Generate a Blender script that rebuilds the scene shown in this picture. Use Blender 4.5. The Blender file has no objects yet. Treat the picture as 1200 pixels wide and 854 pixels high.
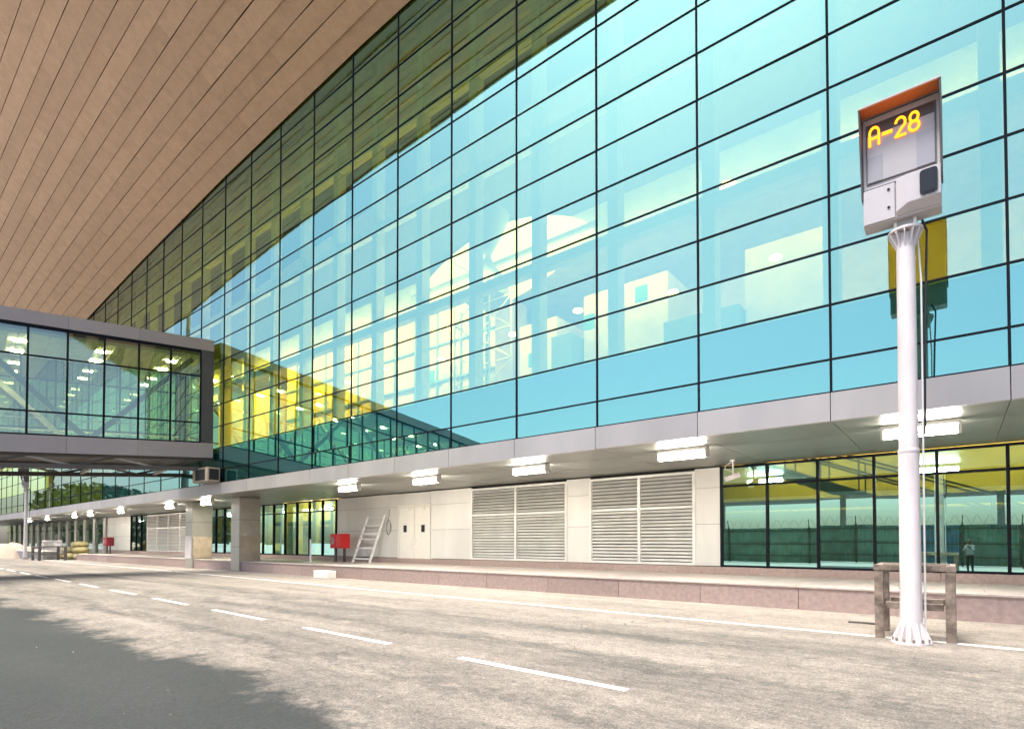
import bpy, bmesh, math, random
from mathutils import Vector, Matrix
random.seed(7)
R = math.radians
sc = bpy.context.scene
col = sc.collection

# ------------------------------------------------------------------ camera
YAW = R(38.74)
cam = bpy.data.cameras.new('camera')
cam.sensor_width = 36.0
cam.lens = 654 / 1200 * 36
cam.shift_y = 0.1620
cam.clip_start = 0.05
cam.clip_end = 4000
camo = bpy.data.objects.new('camera', cam)
camo.location = (0, 0, 1.6)
camo.rotation_euler = (R(91.2), 0, YAW)
col.objects.link(camo)
sc.camera = camo

# ------------------------------------------------------------------ sky, sun, exposure
SUN_AZ, SUN_EL = 205.0, 67.0
w = bpy.data.worlds.new('World'); sc.world = w; w.use_nodes = True
nt = w.node_tree; nt.nodes.clear()
sky = nt.nodes.new('ShaderNodeTexSky'); sky.sky_type = 'NISHITA'; sky.sun_disc = False
sky.sun_elevation = R(SUN_EL); sky.sun_rotation = R(SUN_AZ)
sky.air_density = 1.0; sky.dust_density = 3.0; sky.ozone_density = 1.0
bg = nt.nodes.new('ShaderNodeBackground'); bg.inputs[1].default_value = 0.098
wo = nt.nodes.new('ShaderNodeOutputWorld')
nt.links.new(sky.outputs[0], bg.inputs[0]); nt.links.new(bg.outputs[0], wo.inputs[0])

sun = bpy.data.lights.new('sun', 'SUN'); sun.energy = 2.8; sun.angle = R(25); sun.color = (1, .93, .84)
suno = bpy.data.objects.new('sun', sun); col.objects.link(suno)
sd = Vector((math.sin(R(SUN_AZ)) * math.cos(R(SUN_EL)), math.cos(R(SUN_AZ)) * math.cos(R(SUN_EL)), math.sin(R(SUN_EL))))
suno.rotation_euler = sd.to_track_quat('Z', 'Y').to_euler()
suno.location = (-30, -40, 70)

vs = sc.view_settings
vs.view_transform = 'Standard'; vs.look = 'None'; vs.gamma = 1.0; vs.use_curve_mapping = False
vs.exposure = 1.6
sc.render.engine = 'CYCLES'
sc.cycles.use_denoising = True
sc.cycles.max_bounces = 10; sc.cycles.transparent_max_bounces = 16; sc.cycles.glossy_bounces = 5; sc.cycles.diffuse_bounces = 4
sc.cycles.sample_clamp_indirect = 6.0
sc.cycles.caustics_reflective = False; sc.cycles.caustics_refractive = False

# ------------------------------------------------------------------ materials
MATS = {}
def newmat(name):
    m = bpy.data.materials.new(name); m.use_nodes = True
    MATS[name] = m
    return m, m.node_tree, m.node_tree.nodes, m.node_tree.links
def noise(n, l, scale, detail=4, vec=None, rough=.55):
    t = n.new('ShaderNodeTexNoise'); t.inputs['Scale'].default_value = scale
    t.inputs['Detail'].default_value = detail; t.inputs['Roughness'].default_value = rough
    if vec is not None: l.new(vec, t.inputs['Vector'])
    return t.outputs['Fac']
def ramp(n, l, fac, stops):
    r = n.new('ShaderNodeValToRGB')
    e = r.color_ramp.elements
    while len(e) < len(stops): e.new(.5)
    for i, (p, c) in enumerate(stops):
        e[i].position = p; e[i].color = (c[0], c[1], c[2], 1) if not isinstance(c, (int, float)) else (c, c, c, 1)
    l.new(fac, r.inputs[0]); return r.outputs[0]
def mathn(n, l, op, a, b=None, clamp=False):
    m = n.new('ShaderNodeMath'); m.operation = op; m.use_clamp = clamp
    for i, v in enumerate((a, b)):
        if v is None: continue
        if isinstance(v, (int, float)): m.inputs[i].default_value = v
        else: l.new(v, m.inputs[i])
    return m.outputs[0]
def mixc(n, l, fac, a, b, mode='MIX'):
    m = n.new('ShaderNodeMix'); m.data_type = 'RGBA'; m.blend_type = mode
    if isinstance(fac, (int, float)): m.inputs[0].default_value = fac
    else: l.new(fac, m.inputs[0])
    for i, v in ((6, a), (7, b)):
        if isinstance(v, tuple): m.inputs[i].default_value = (*v, 1)
        else: l.new(v, m.inputs[i])
    return m.outputs[2]
def position(n, l, scale=(1, 1, 1)):
    g = n.new('ShaderNodeNewGeometry'); mp = n.new('ShaderNodeMapping'); mp.inputs['Scale'].default_value = scale
    l.new(g.outputs['Position'], mp.inputs['Vector']); return mp.outputs[0]

def paint(name, c, rough=.5, metal=0.0, var=.06, dirt=.12, scale=2.0, bump=0.0, spec=.5, streak=False):
    m, t, n, l = newmat(name); b = n['Principled BSDF']
    p = position(n, l, (1, 1, .25) if streak else (1, 1, 1))
    f = noise(n, l, scale, 5, p)
    oi = n.new('ShaderNodeObjectInfo')
    v = mathn(n, l, 'MULTIPLY_ADD', oi.outputs['Random'], 2 * var); t.nodes[-1].inputs[2].default_value = 1 - var
    lo = tuple(x * (1 - dirt) for x in c); hi = tuple(min(1, x * (1 + dirt * .4)) for x in c)
    cc = ramp(n, l, f, [(.3, lo), (.65, hi)])
    mul = n.new('ShaderNodeVectorMath'); mul.operation = 'SCALE'; l.new(cc, mul.inputs[0]); l.new(v, mul.inputs['Scale'])
    l.new(mul.outputs[0], b.inputs['Base Color'])
    b.inputs['Roughness'].default_value = rough; b.inputs['Metallic'].default_value = metal
    b.inputs['Specular IOR Level'].default_value = spec
    rr = mathn(n, l, 'MULTIPLY_ADD', f, .2); t.nodes[-1].inputs[2].default_value = max(0, rough - .1)
    l.new(rr, b.inputs['Roughness'])
    if bump:
        bn = n.new('ShaderNodeBump'); bn.inputs['Strength'].default_value = bump; bn.inputs['Distance'].default_value = .02
        l.new(noise(n, l, 60, 3, position(n, l)), bn.inputs['Height']); l.new(bn.outputs[0], b.inputs['Normal'])
    return m
def emit(name, c, s):
    m, t, n, l = newmat(name); n.remove(n['Principled BSDF'])
    e = n.new('ShaderNodeEmission'); e.inputs[0].default_value = (*c, 1); e.inputs[1].default_value = s
    l.new(e.outputs[0], n['Material Output'].inputs[0]); return m
def glass(name, ior, refl, trans, rough=0.0, wave=0.0):
    """coated pane: the mirror coating is on the face the ray enters by; at grazing angles the tint fades to white"""
    m, t, n, l = newmat(name); n.remove(n['Principled BSDF'])
    fr = n.new('ShaderNodeFresnel'); fr.inputs['IOR'].default_value = ior
    geo = n.new('ShaderNodeNewGeometry')
    fac = mathn(n, l, 'MULTIPLY', fr.outputs[0], mathn(n, l, 'SUBTRACT', 1.0, geo.outputs['Backfacing']))
    tr = n.new('ShaderNodeBsdfTransparent'); tr.inputs[0].default_value = (*trans, 1)
    gl = n.new('ShaderNodeBsdfGlossy'); gl.inputs['Roughness'].default_value = rough
    lw = n.new('ShaderNodeLayerWeight'); lw.inputs['Blend'].default_value = .5
    oi = n.new('ShaderNodeObjectInfo')
    tint = ramp(n, l, lw.outputs['Facing'], [(.55, refl), (.80, (.85, 1, .98))])
    pv = ramp(n, l, oi.outputs['Random'], [(0, .93), (1, 1.0)])
    l.new(mixc(n, l, 1.0, tint, pv, 'MULTIPLY'), gl.inputs['Color'])
    mix = n.new('ShaderNodeMixShader')
    l.new(fac, mix.inputs[0]); l.new(tr.outputs[0], mix.inputs[1]); l.new(gl.outputs[0], mix.inputs[2])
    if wave:
        bn = n.new('ShaderNodeBump'); bn.inputs['Strength'].default_value = wave; bn.inputs['Distance'].default_value = .02
        l.new(noise(n, l, .55, 2, position(n, l)), bn.inputs['Height']); l.new(bn.outputs[0], gl.inputs['Normal'])
    l.new(mix.outputs[0], n['Material Output'].inputs[0]); return m

glass('curtain_glass', 5.6, (.48, 1.0, .91), (.80, .85, .36), wave=.05)
glass('spandrel_glass', 5.6, (.48, 1.0, .91), (.4, .7, .7), wave=.05)
glass('window_glass', 8.0, (.56, 1.0, .95), (.76, .86, .42), wave=.05)
glass('bridge_glass', 3.2, (.88, 1.0, .92), (.76, .87, .68), wave=.05)
paint('frame_black', (.006, .008, .014), .6, var=.1, spec=.15)
paint('fascia_metal', (.45, .42, .41), .42, .25, var=.05, dirt=.12, scale=.8, streak=True)
paint('end_dark', (.075, .075, .085), .5, .2)
paint('bridge_metal', (.36, .325, .335), .45, .2, var=.04, dirt=.06, scale=.8)
paint('canopy_metal', (.27, .275, .255), .40, .45, var=.04, dirt=.08)
paint('panel_beige', (.74, .72, .68), .42, .1, var=.04, dirt=.13, scale=.7, streak=True)
paint('louver_paint', (.80, .78, .74), .4, .1, var=.05)
paint('dark_void', (.03, .03, .03), .9)
paint('door_paint', (.80, .77, .70), .4, var=.01, dirt=.04)
paint('granite', (.41, .305, .27), .6, var=.1, dirt=.18, scale=9, bump=.2)
paint('granite_light', (.58, .50, .45), .55, var=.05, dirt=.15, scale=5)
paint('concrete', (.45, .43, .40), .85, dirt=.2, bump=.2)
paint('column_metal', (.44, .42, .37), .35, .5, var=.04, dirt=.08)
paint('wrap_board', (.55, .45, .33), .8, var=.08, dirt=.2)
paint('white_paint', (.68, .63, .635), .45, var=.02, dirt=.16, scale=5, streak=True)
paint('cabinet_grey', (.47, .44, .46), .45, var=.02, dirt=.08)
paint('hood_led_glow', (.55, .17, .04), .5, var=0)  # orange LED light on the hood's underside, put into the colour
paint('hood_dark', (.10, .09, .09), .5)
paint('screen_light', (.36, .34, .36), .45, var=.0, dirt=.03)
paint('screen_grey', (.27, .27, .31), .45, var=.0, dirt=.03)
paint('screen_shaded', (.06, .035, .025), .4)  # orange-tinted shade at the top of the screen, as a colour
paint('steel_worn', (.27, .215, .175), .5, .35, var=.1, dirt=.6, scale=7, bump=.2)
paint('black_rubber', (.02, .02, .02), .5)
paint('red_paint', (.72, .03, .03), .4, var=.03)
paint('dark_red', (.22, .02, .03), .45)
paint('aluminium', (.82, .81, .79), .4, .15)
paint('line_paint', (.86, .86, .84), .6, dirt=.12, scale=25, var=.02)
paint('white_stone', (.8, .75, .7), .8, bump=.2)
paint('roof_dark', (.05, .045, .04), .8)
paint('eave_metal', (.55, .56, .50), .4, .3)
paint('truss_steel', (.10, .09, .085), .6, .2, var=.15)
paint('truss_light', (.35, .33, .31), .6, .2)
paint('slab_grey', (.30, .32, .31), .7)
paint('interior_white', (.62, .62, .58), .7)
paint('interior_yellow', (.82, .64, .22), .8, var=.08)
paint('interior_floor', (.45, .42, .36), .4)
paint('interior_ceiling', (.55, .52, .42), .7)
paint('stair_teal', (.16, .24, .22), .6)
paint('fence_green', (.20, .34, .29), .55, .1, var=.2, dirt=.3, scale=1.5)
paint('fence_blue', (.10, .24, .36), .55, .1, var=.2, dirt=.3)
paint('galv_steel', (.30, .31, .30), .45, .6)
paint('skin', (.28, .16, .10), .55)
paint('hair', (.012, .01, .01), .5)
paint('shirt', (.65, .66, .68), .8)
paint('trousers', (.04, .05, .08), .8)
paint('phone_black', (.01, .01, .012), .2)
paint('sack_yellow', (.48, .41, .20), .85, var=.15, dirt=.25, scale=8, bump=.4)
paint('sand', (.52, .40, .32), .95, dirt=.25, scale=6, bump=.5)
paint('planter_grey', (.25, .25, .25), .8)
paint('blue_banner', (.10, .42, .75), .7)
paint('scaffold_steel', (.75, .66, .30), .4, .2)
emit('tube_white', (1.0, .93, .80), 30)
emit('lamp_warm', (1.0, .85, .50), 7)
emit('bridge_lamp', (1.0, .80, .42), 170)
emit('lit_window', (1.0, .82, .28), 1.5)
emit('led_amber', (1.0, .26, .010), 1.5)

def soffit_mat():
    m, t, n, l = newmat('soffit_tan'); b = n['Principled BSDF']
    oi = n.new('ShaderNodeObjectInfo')
    base = ramp(n, l, oi.outputs['Random'], [(0, (.46, .305, .20)), (.55, (.49, .325, .212)), (1, (.53, .355, .235))])
    f = mathn(n, l, 'ADD', mathn(n, l, 'MULTIPLY', noise(n, l, 2, 5, position(n, l), .7), .4), mathn(n, l, 'MULTIPLY', noise(n, l, 22, 3, position(n, l), .9), .6))
    g = ramp(n, l, f, [(.32, .72), (.68, 1.14)])
    c = mixc(n, l, 1.0, base, g, 'MULTIPLY')
    l.new(c, b.inputs['Base Color']); b.inputs['Roughness'].default_value = .6
    return m
soffit_mat()

def ground_mat():
    m, t, n, l = newmat('dusty_asphalt'); b = n['Principled BSDF']
    p = position(n, l)
    sp = n.new('ShaderNodeSeparateXYZ'); l.new(p, sp.inputs[0])
    # dust lies from the lane edge (world y about 3) to the kerb, with a ragged border
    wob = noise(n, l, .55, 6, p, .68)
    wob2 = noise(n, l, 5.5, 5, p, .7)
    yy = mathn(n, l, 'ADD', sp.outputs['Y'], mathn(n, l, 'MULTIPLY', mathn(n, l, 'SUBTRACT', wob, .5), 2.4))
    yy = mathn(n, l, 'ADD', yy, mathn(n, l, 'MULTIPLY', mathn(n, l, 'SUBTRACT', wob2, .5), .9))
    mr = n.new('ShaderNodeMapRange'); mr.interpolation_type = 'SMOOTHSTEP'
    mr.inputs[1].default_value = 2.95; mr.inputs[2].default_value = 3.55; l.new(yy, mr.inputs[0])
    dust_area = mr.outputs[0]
    st = noise(n, l, 1.0, 5, position(n, l, (.12, .9, 1)), .65)      # long wheel-swept streaks along the lane
    bl = noise(n, l, 1.6, 8, position(n, l, (.7, 1, 1)), .72)
    fine = noise(n, l, 38, 4, p, .8)
    grain = noise(n, l, 120, 2, p, .9)
    mid = noise(n, l, 9, 6, position(n, l, (.6, 1, 1)), .8)
    d = mathn(n, l, 'ADD', mathn(n, l, 'MULTIPLY', st, .62), mathn(n, l, 'MULTIPLY', bl, .25))
    d = mathn(n, l, 'ADD', d, mathn(n, l, 'MULTIPLY', mathn(n, l, 'SUBTRACT', mid, .5), .6))
    d = mathn(n, l, 'ADD', d, mathn(n, l, 'MULTIPLY', mathn(n, l, 'SUBTRACT', fine, .5), .55))
    d = mathn(n, l, 'ADD', d, mathn(n, l, 'MULTIPLY', mathn(n, l, 'SUBTRACT', grain, .5), .95))
    kr = n.new('ShaderNodeMapRange'); kr.inputs[1].default_value = 8.0; kr.inputs[2].default_value = 14.0
    kr.inputs[3].default_value = 0.0; kr.inputs[4].default_value = .16; l.new(sp.outputs['Y'], kr.inputs[0])
    d = mathn(n, l, 'ADD', d, kr.outputs[0])
    for (ty, tw_) in ((6.9, .32), (8.7, .34), (4.4, .25)):          # wheel paths worn darker
        dd = mathn(n, l, 'DIVIDE', mathn(n, l, 'ABSOLUTE', mathn(n, l, 'SUBTRACT', yy, ty)), tw_)
        tk = mathn(n, l, 'MULTIPLY', mathn(n, l, 'SUBTRACT', 1.0, dd, True), .13)
        d = mathn(n, l, 'SUBTRACT', d, tk)
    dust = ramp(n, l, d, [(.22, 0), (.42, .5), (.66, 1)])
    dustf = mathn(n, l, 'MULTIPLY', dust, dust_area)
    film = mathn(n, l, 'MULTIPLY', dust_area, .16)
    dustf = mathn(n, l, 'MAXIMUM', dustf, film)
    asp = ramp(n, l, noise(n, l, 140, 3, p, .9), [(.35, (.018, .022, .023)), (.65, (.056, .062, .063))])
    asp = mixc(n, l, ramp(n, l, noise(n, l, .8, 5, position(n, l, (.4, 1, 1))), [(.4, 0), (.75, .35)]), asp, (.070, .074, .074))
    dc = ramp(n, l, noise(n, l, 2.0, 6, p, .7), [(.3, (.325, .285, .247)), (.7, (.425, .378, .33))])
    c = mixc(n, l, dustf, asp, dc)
    # out-of-view concrete apron, made pale to bounce light onto the soffit
    cr = n.new('ShaderNodeMapRange'); cr.inputs[1].default_value = -3.6; cr.inputs[2].default_value = -3.4
    cr.inputs[3].default_value = 1.0; cr.inputs[4].default_value = 0.0; l.new(sp.outputs['Y'], cr.inputs[0])
    conc = ramp(n, l, noise(n, l, .7, 6, p, .7), [(.3, (.36, .345, .32)), (.7, (.47, .45, .42))])
    c = mixc(n, l, cr.outputs[0], c, conc)
    # aggregate, oil drips and hairline cracks
    ag = n.new('ShaderNodeTexVoronoi'); ag.inputs['Scale'].default_value = 55; l.new(p, ag.inputs['Vector'])
    c = mixc(n, l, 1.0, c, ramp(n, l, ag.outputs['Color'], [(.15, .70), (.85, 1.16)]), 'MULTIPLY')
    oil = ramp(n, l, noise(n, l, 1.7, 3, position(n, l, (.8, 1, 1))), [(.66, 0), (.74, .4)])
    c = mixc(n, l, oil, c, (.05, .047, .042))
    ck = n.new('ShaderNodeTexVoronoi'); ck.feature = 'DISTANCE_TO_EDGE'; ck.inputs['Scale'].default_value = .33
    wv = n.new('ShaderNodeVectorMath'); wv.operation = 'ADD'; nz = n.new('ShaderNodeTexNoise'); nz.inputs['Scale'].default_value = 1.4; nz.inputs['Detail'].default_value = 6
    l.new(p, nz.inputs['Vector']); l.new(p, wv.inputs[0]); l.new(nz.outputs['Color'], wv.inputs[1]); l.new(wv.outputs[0], ck.inputs['Vector'])
    crk = mathn(n, l, 'MULTIPLY', mathn(n, l, 'LESS_THAN', ck.outputs['Distance'], .0032), ramp(n, l, noise(n, l, .35, 3, p), [(.48, 0), (.58, .6)]))
    c = mixc(n, l, crk, c, (.03, .028, .026))
    # scattered pale grit and spots
    v = n.new('ShaderNodeTexVoronoi'); v.inputs['Scale'].default_value = 3.0; l.new(p, v.inputs['Vector'])
    spot = mathn(n, l, 'LESS_THAN', v.outputs['Distance'], .035)
    pick = mathn(n, l, 'GREATER_THAN', noise(n, l, .9, 2, p), .52)
    c = mixc(n, l, mathn(n, l, 'MULTIPLY', mathn(n, l, 'MULTIPLY', spot, pick), .4), c, (.42, .40, .37))
    l.new(c, b.inputs['Base Color'])
    l.new(ramp(n, l, dustf, [(0, .75), (1, .95)]), b.inputs['Roughness'])
    b.inputs['Specular IOR Level'].default_value = .3
    bn = n.new('ShaderNodeBump'); bn.inputs['Strength'].default_value = .9; bn.inputs['Distance'].default_value = .02
    h = mathn(n, l, 'ADD', mathn(n, l, 'MULTIPLY', noise(n, l, 70, 4, p, .8), .5), mathn(n, l, 'MULTIPLY', bl, 1.0))
    l.new(h, bn.inputs['Height']); l.new(bn.outputs[0], b.inputs['Normal'])
    return m
ground_mat()
M = MATS

# ------------------------------------------------------------------ mesh helpers
WORLD = {}                      # world origin of every object (rotations live only on leaves)
def setup(o, mat, parent, origin, label=None, cat=None, group=None, kind=None):
    if mat is not None and o.data is not None and not o.data.materials: o.data.materials.append(M[mat])
    col.objects.link(o)
    WORLD[o.name] = Vector(origin)
    if parent is not None:
        o.parent = parent; o.location = Vector(origin) - WORLD[parent.name]
    else: o.location = origin
    tag(o, label, cat, group, kind)
    return o
def tag(o, label=None, cat=None, group=None, kind=None):
    if label: o['label'] = label
    if cat: o['category'] = cat
    if group: o['group'] = group
    if kind: o['kind'] = kind
    return o
def thing(name, loc, label, cat, group=None):
    return setup(bpy.data.objects.new(name, None), None, None, loc, label, cat, group)
class MB:
    def __init__(s): s.v = []; s.f = []
    def poly(s, pts, faces):
        k = len(s.v); s.v += [Vector(p) for p in pts]; s.f += [tuple(i + k for i in f) for f in faces]; return s
    def box(s, x0, x1, y0, y1, z0, z1):
        return s.poly([(x0, y0, z0), (x1, y0, z0), (x1, y1, z0), (x0, y1, z0), (x0, y0, z1), (x1, y0, z1), (x1, y1, z1), (x0, y1, z1)],
                      [(0, 3, 2, 1), (4, 5, 6, 7), (0, 1, 5, 4), (1, 2, 6, 5), (2, 3, 7, 6), (3, 0, 4, 7)])
    def beam(s, a, b, w, h, up=(0, 0, 1)):
        a = Vector(a); b = Vector(b); d = (b - a).normalized(); u = Vector(up)
        x = d.cross(u)
        if x.length < 1e-4: x = d.cross(Vector((0, 1, 0)))
        x.normalize(); y = x.cross(d).normalized()
        pts = [p + x * i * w / 2 + y * j * h / 2 for p in (a, b) for (i, j) in ((-1, -1), (1, -1), (1, 1), (-1, 1))]
        return s.poly(pts, [(0, 1, 2, 3), (4, 7, 6, 5), (0, 4, 5, 1), (1, 5, 6, 2), (2, 6, 7, 3), (3, 7, 4, 0)])
    def tube(s, a, b, r0, r1=None, n=10):
        a = Vector(a); b = Vector(b); r1 = r0 if r1 is None else r1
        d = (b - a).normalized(); x = d.cross(Vector((0, 0, 1)))
        if x.length < 1e-3: x = Vector((1, 0, 0))
        x.normalize(); y = d.cross(x)
        ring = lambda p, r: [p + (x * math.cos(t) + y * math.sin(t)) * r for t in [2 * math.pi * i / n for i in range(n)]]
        return s.poly(ring(a, r0) + ring(b, r1),
                      [(i, (i + 1) % n, n + (i + 1) % n, n + i) for i in range(n)] + [tuple(range(n - 1, -1, -1)), tuple(range(n, 2 * n))])
    def path(s, pts, r, n=6):
        for a, b in zip(pts, pts[1:]): s.tube(a, b, r, r, n)
        return s
    def lathe(s, c, prof, n=24):
        c = Vector(c); k = len(prof)
        pts = [c + Vector((r * math.cos(2 * math.pi * i / n), r * math.sin(2 * math.pi * i / n), z)) for (r, z) in prof for i in range(n)]
        fs = [(j * n + i, j * n + (i + 1) % n, (j + 1) * n + (i + 1) % n, (j + 1) * n + i) for j in range(k - 1) for i in range(n)]
        return s.poly(pts, fs + [tuple(range(n - 1, -1, -1)), tuple(range((k - 1) * n, k * n))])
    def extr(s, outline, d):
        """prism: planar outline (list of 3D points) pushed along vector d"""
        n = len(outline); d = Vector(d)
        return s.poly([Vector(p) for p in outline] + [Vector(p) + d for p in outline],
                      [tuple(range(n - 1, -1, -1)), tuple(range(n, 2 * n))] + [(i, (i + 1) % n, n + (i + 1) % n, n + i) for i in range(n)])
    def build(s, name, mat, parent=None, smooth=False, origin=None, bevel=0, **kw):
        lo = [min(v[i] for v in s.v) for i in range(3)]; hi = [max(v[i] for v in s.v) for i in range(3)]
        o0 = Vector(origin) if origin is not None else Vector([(a + b) / 2 for a, b in zip(lo, hi)])
        if parent is None and origin is None: o0.z = lo[2]
        me = bpy.data.meshes.new(name); me.from_pydata([v - o0 for v in s.v], [], s.f); me.update()
        bm = bmesh.new(); bm.from_mesh(me)
        bmesh.ops.recalc_face_normals(bm, faces=bm.faces)
        if bevel:
            bmesh.ops.bevel(bm, geom=bm.edges[:], offset=bevel, segments=1, affect='EDGES', clamp_overlap=True)
        bm.to_mesh(me); bm.free()
        if smooth:
            for p in me.polygons: p.use_smooth = True
            if hasattr(me, 'set_sharp_from_angle'): me.set_sharp_from_angle(angle=R(35))
        return setup(bpy.data.objects.new(name, me), mat, parent, o0, **kw)
CACHE = {}
def bx(name, mat, parent, s0, s1, d0, d1, z0, z1, rot=None, **kw):
    """box given by distance s along the facade (to the left), d towards it and height; shares mesh data between equal boxes"""
    dx, dy, dz = abs(s1 - s0), abs(d1 - d0), abs(z1 - z0)
    key = (mat, round(dx, 3), round(dy, 3), round(dz, 3))
    me = CACHE.get(key)
    if me is None:
        b = MB().box(-dx / 2, dx / 2, -dy / 2, dy / 2, -dz / 2, dz / 2)
        me = bpy.data.meshes.new(name); me.from_pydata(b.v, [], b.f); me.update(); me.materials.append(M[mat]); CACHE[key] = me
    c = (-(s0 + s1) / 2, (d0 + d1) / 2, (z0 + z1) / 2)
    if parent is None: pass
    o = setup(bpy.data.objects.new(name, me), None, parent, c, **kw)
    if rot: o.rotation_euler = rot
    return o
def P(s, d, z): return Vector((-s, d, z))

# ------------------------------------------------------------------ ground, road lines, walkway
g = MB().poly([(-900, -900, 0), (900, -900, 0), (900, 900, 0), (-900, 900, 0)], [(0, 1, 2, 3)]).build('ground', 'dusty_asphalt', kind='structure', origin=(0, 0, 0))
def strip(name, mat, s0, d0, s1, d1, wd, z, parent, ragged=0.0):
    n = max(2, int(abs(s1 - s0) / .35)); pts = []
    for i in range(n + 1):
        t = i / n; a = P(s0 + (s1 - s0) * t, d0 + (d1 - d0) * t, z)
        j1 = random.uniform(-ragged, ragged); j2 = random.uniform(-ragged, ragged)
        pts += [a + Vector((0, -wd / 2 + j1, 0)), a + Vector((0, wd / 2 + j2, 0))]
    fs = [(2 * i, 2 * i + 1, 2 * i + 3, 2 * i + 2) for i in range(n)]
    return MB().poly(pts, fs).build(name, mat, parent, origin=None)
def worn_line():
    m, t, n, l = newmat('worn_line_paint'); b = n['Principled BSDF']
    p = position(n, l)
    f = noise(n, l, 14, 6, p, .75); f2 = noise(n, l, 1.2, 4, p)
    k = ramp(n, l, mathn(n, l, 'ADD', mathn(n, l, 'MULTIPLY', f, .7), mathn(n, l, 'MULTIPLY', f2, .5)), [(.47, 0), (.62, 1)])
    l.new(mixc(n, l, k, (.34, .30, .26), (.82, .83, .82)), b.inputs['Base Color']); b.inputs['Roughness'].default_value = .7
worn_line()
for k in range(14):
    s0 = 2.83 + 4.2 * k; s1 = s0 + 2.6
    strip('lane_dash', 'worn_line_paint', s0, 5.42 + .036 * s0, s1, 5.42 + .036 * s1, .13, .004, g, .008)
strip('edge_line', 'worn_line_paint', -14, 10.85, 33.5, 12.3, .16, .004, g, .008)
strip('edge_line', 'worn_line_paint', 33.9, 12.3, 92, 13.4, .16, .004, g, .008)

wk = MB().box(-62, 14, 14.72, 18.7, 0.0, .50).build('walkway', 'concrete', kind='structure')
s = -13.9
while s < 62:
    L = random.uniform(2.2, 2.6)
    e = min(62, s + L)
    j = random.uniform(0, .006)
    bx('kerb_slab', 'granite', wk, s + .006, e - .006, 14.66 - j, 14.72, .0, .52)
    bx('coping_slab', 'granite_light', wk, s + .004, e - .004, 14.62 - j, 15.1, .522, .562)
    s = e
s = -13.9
while s < 62:
    for d in (15.1, 16.3, 17.5):
        bx('paving_slab', 'granite_light', wk, s + .004, min(62, s + 1.5) - .004, d + .004, min(d + 1.2, 18.42) - .004, .50, .555 + random.uniform(0, .003))
    s += 1.5
bx('back_walkway', 'concrete', None, 62, 125, 16.6, 18.7, 0, .18, kind='structure')

# ------------------------------------------------------------------ terminal building
T = thing('terminal_building', (-40, 14.2, 0), 'long glass terminal with cyan curtain wall and tan swooping overhang', 'building')
CW = 13.1; MW = 2.768  # facade, roof, hall and bridge numbers below are already scaled about the camera
SN = [-.729 + MW * n for n in range(-5, 44)]
ZF0, ZF1 = 4.09, 4.67
ROWS = [4.70, 5.389]
while ROWS[-1] < 21.8: ROWS.append(ROWS[-1] + 1.141)
def drop(s): return 0 if s < 15.7 else 1.85 * ((s - 15.7) / 37) ** 1.6
NEAR = 20
cols_ = list(range(len(SN) - 1))
stuff_glass = MB(); stuff_frame = MB()
n_p = 0
near_cols = cols_[3:23]
for c in cols_:
    s0, s1 = SN[c], SN[c + 1]
    for r in range(len(ROWS) - 1):
        z0, z1 = ROWS[r], ROWS[r + 1]
        if z0 > 21.1 - drop(s0) + .3: continue
        if c in near_cols:
            bx('pane', 'spandrel_glass' if r < 2 else 'curtain_glass', T, s0 + .022, s1 - .022, CW + .012, CW + .036, z0 + .02, z1 - .02,
               rot=(R(random.gauss(0, .10)), 0, R(random.gauss(0, .10))))
            n_p += 1
        else:
            stuff_glass.box(-s1 + .03, -s0 - .03, CW + .015, CW + .04, z0 + .03, z1 - .03)
fg = stuff_glass.build('far_panes', 'curtain_glass', T, kind='stuff')
for c, s0 in enumerate(SN):
    bx('mullion', 'frame_black', T, s0 - .022, s0 + .022, CW - .012, CW + .045, ZF1 + .02, 22.2)
for r, z in enumerate(ROWS):
    bx('transom', 'frame_black', T, SN[0], SN[-1], CW - .006, CW + .043, z - .02, z + .02)
# fascia band over the ground floor
for c in cols_:
    bx('fascia_panel', 'fascia_metal', T, SN[c] + .008, SN[c + 1] - .008, CW - .10, CW + .02, ZF0, ZF1)
MB().box(-SN[-1], -SN[0], CW + .06, CW + .25, ZF0 + .03, 6.49).build('spandrel_backing', 'slab_grey', T)
MB().box(-SN[-1], -SN[0], CW - .09, CW + .3, ZF1 + .003, ZF1 + .02).build('fascia_flashing', 'frame_black', T)
# canopy ceiling over the walkway
for c in cols_:
    for (d0, d1) in ((CW + .02, 14.9), (14.91, 16.75), (16.76, 18.62)):
        bx('canopy_panel', 'canopy_metal', T, SN[c] + .006, SN[c + 1] - .006, d0 + .004, d1 - .004, ZF0 + .012, ZF0 + .05)
MB().box(-SN[-1], -SN[0], CW + .05, 18.7, ZF0 + .06, ZF0 + .2).build('canopy_slab', 'roof_dark', T)

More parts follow.
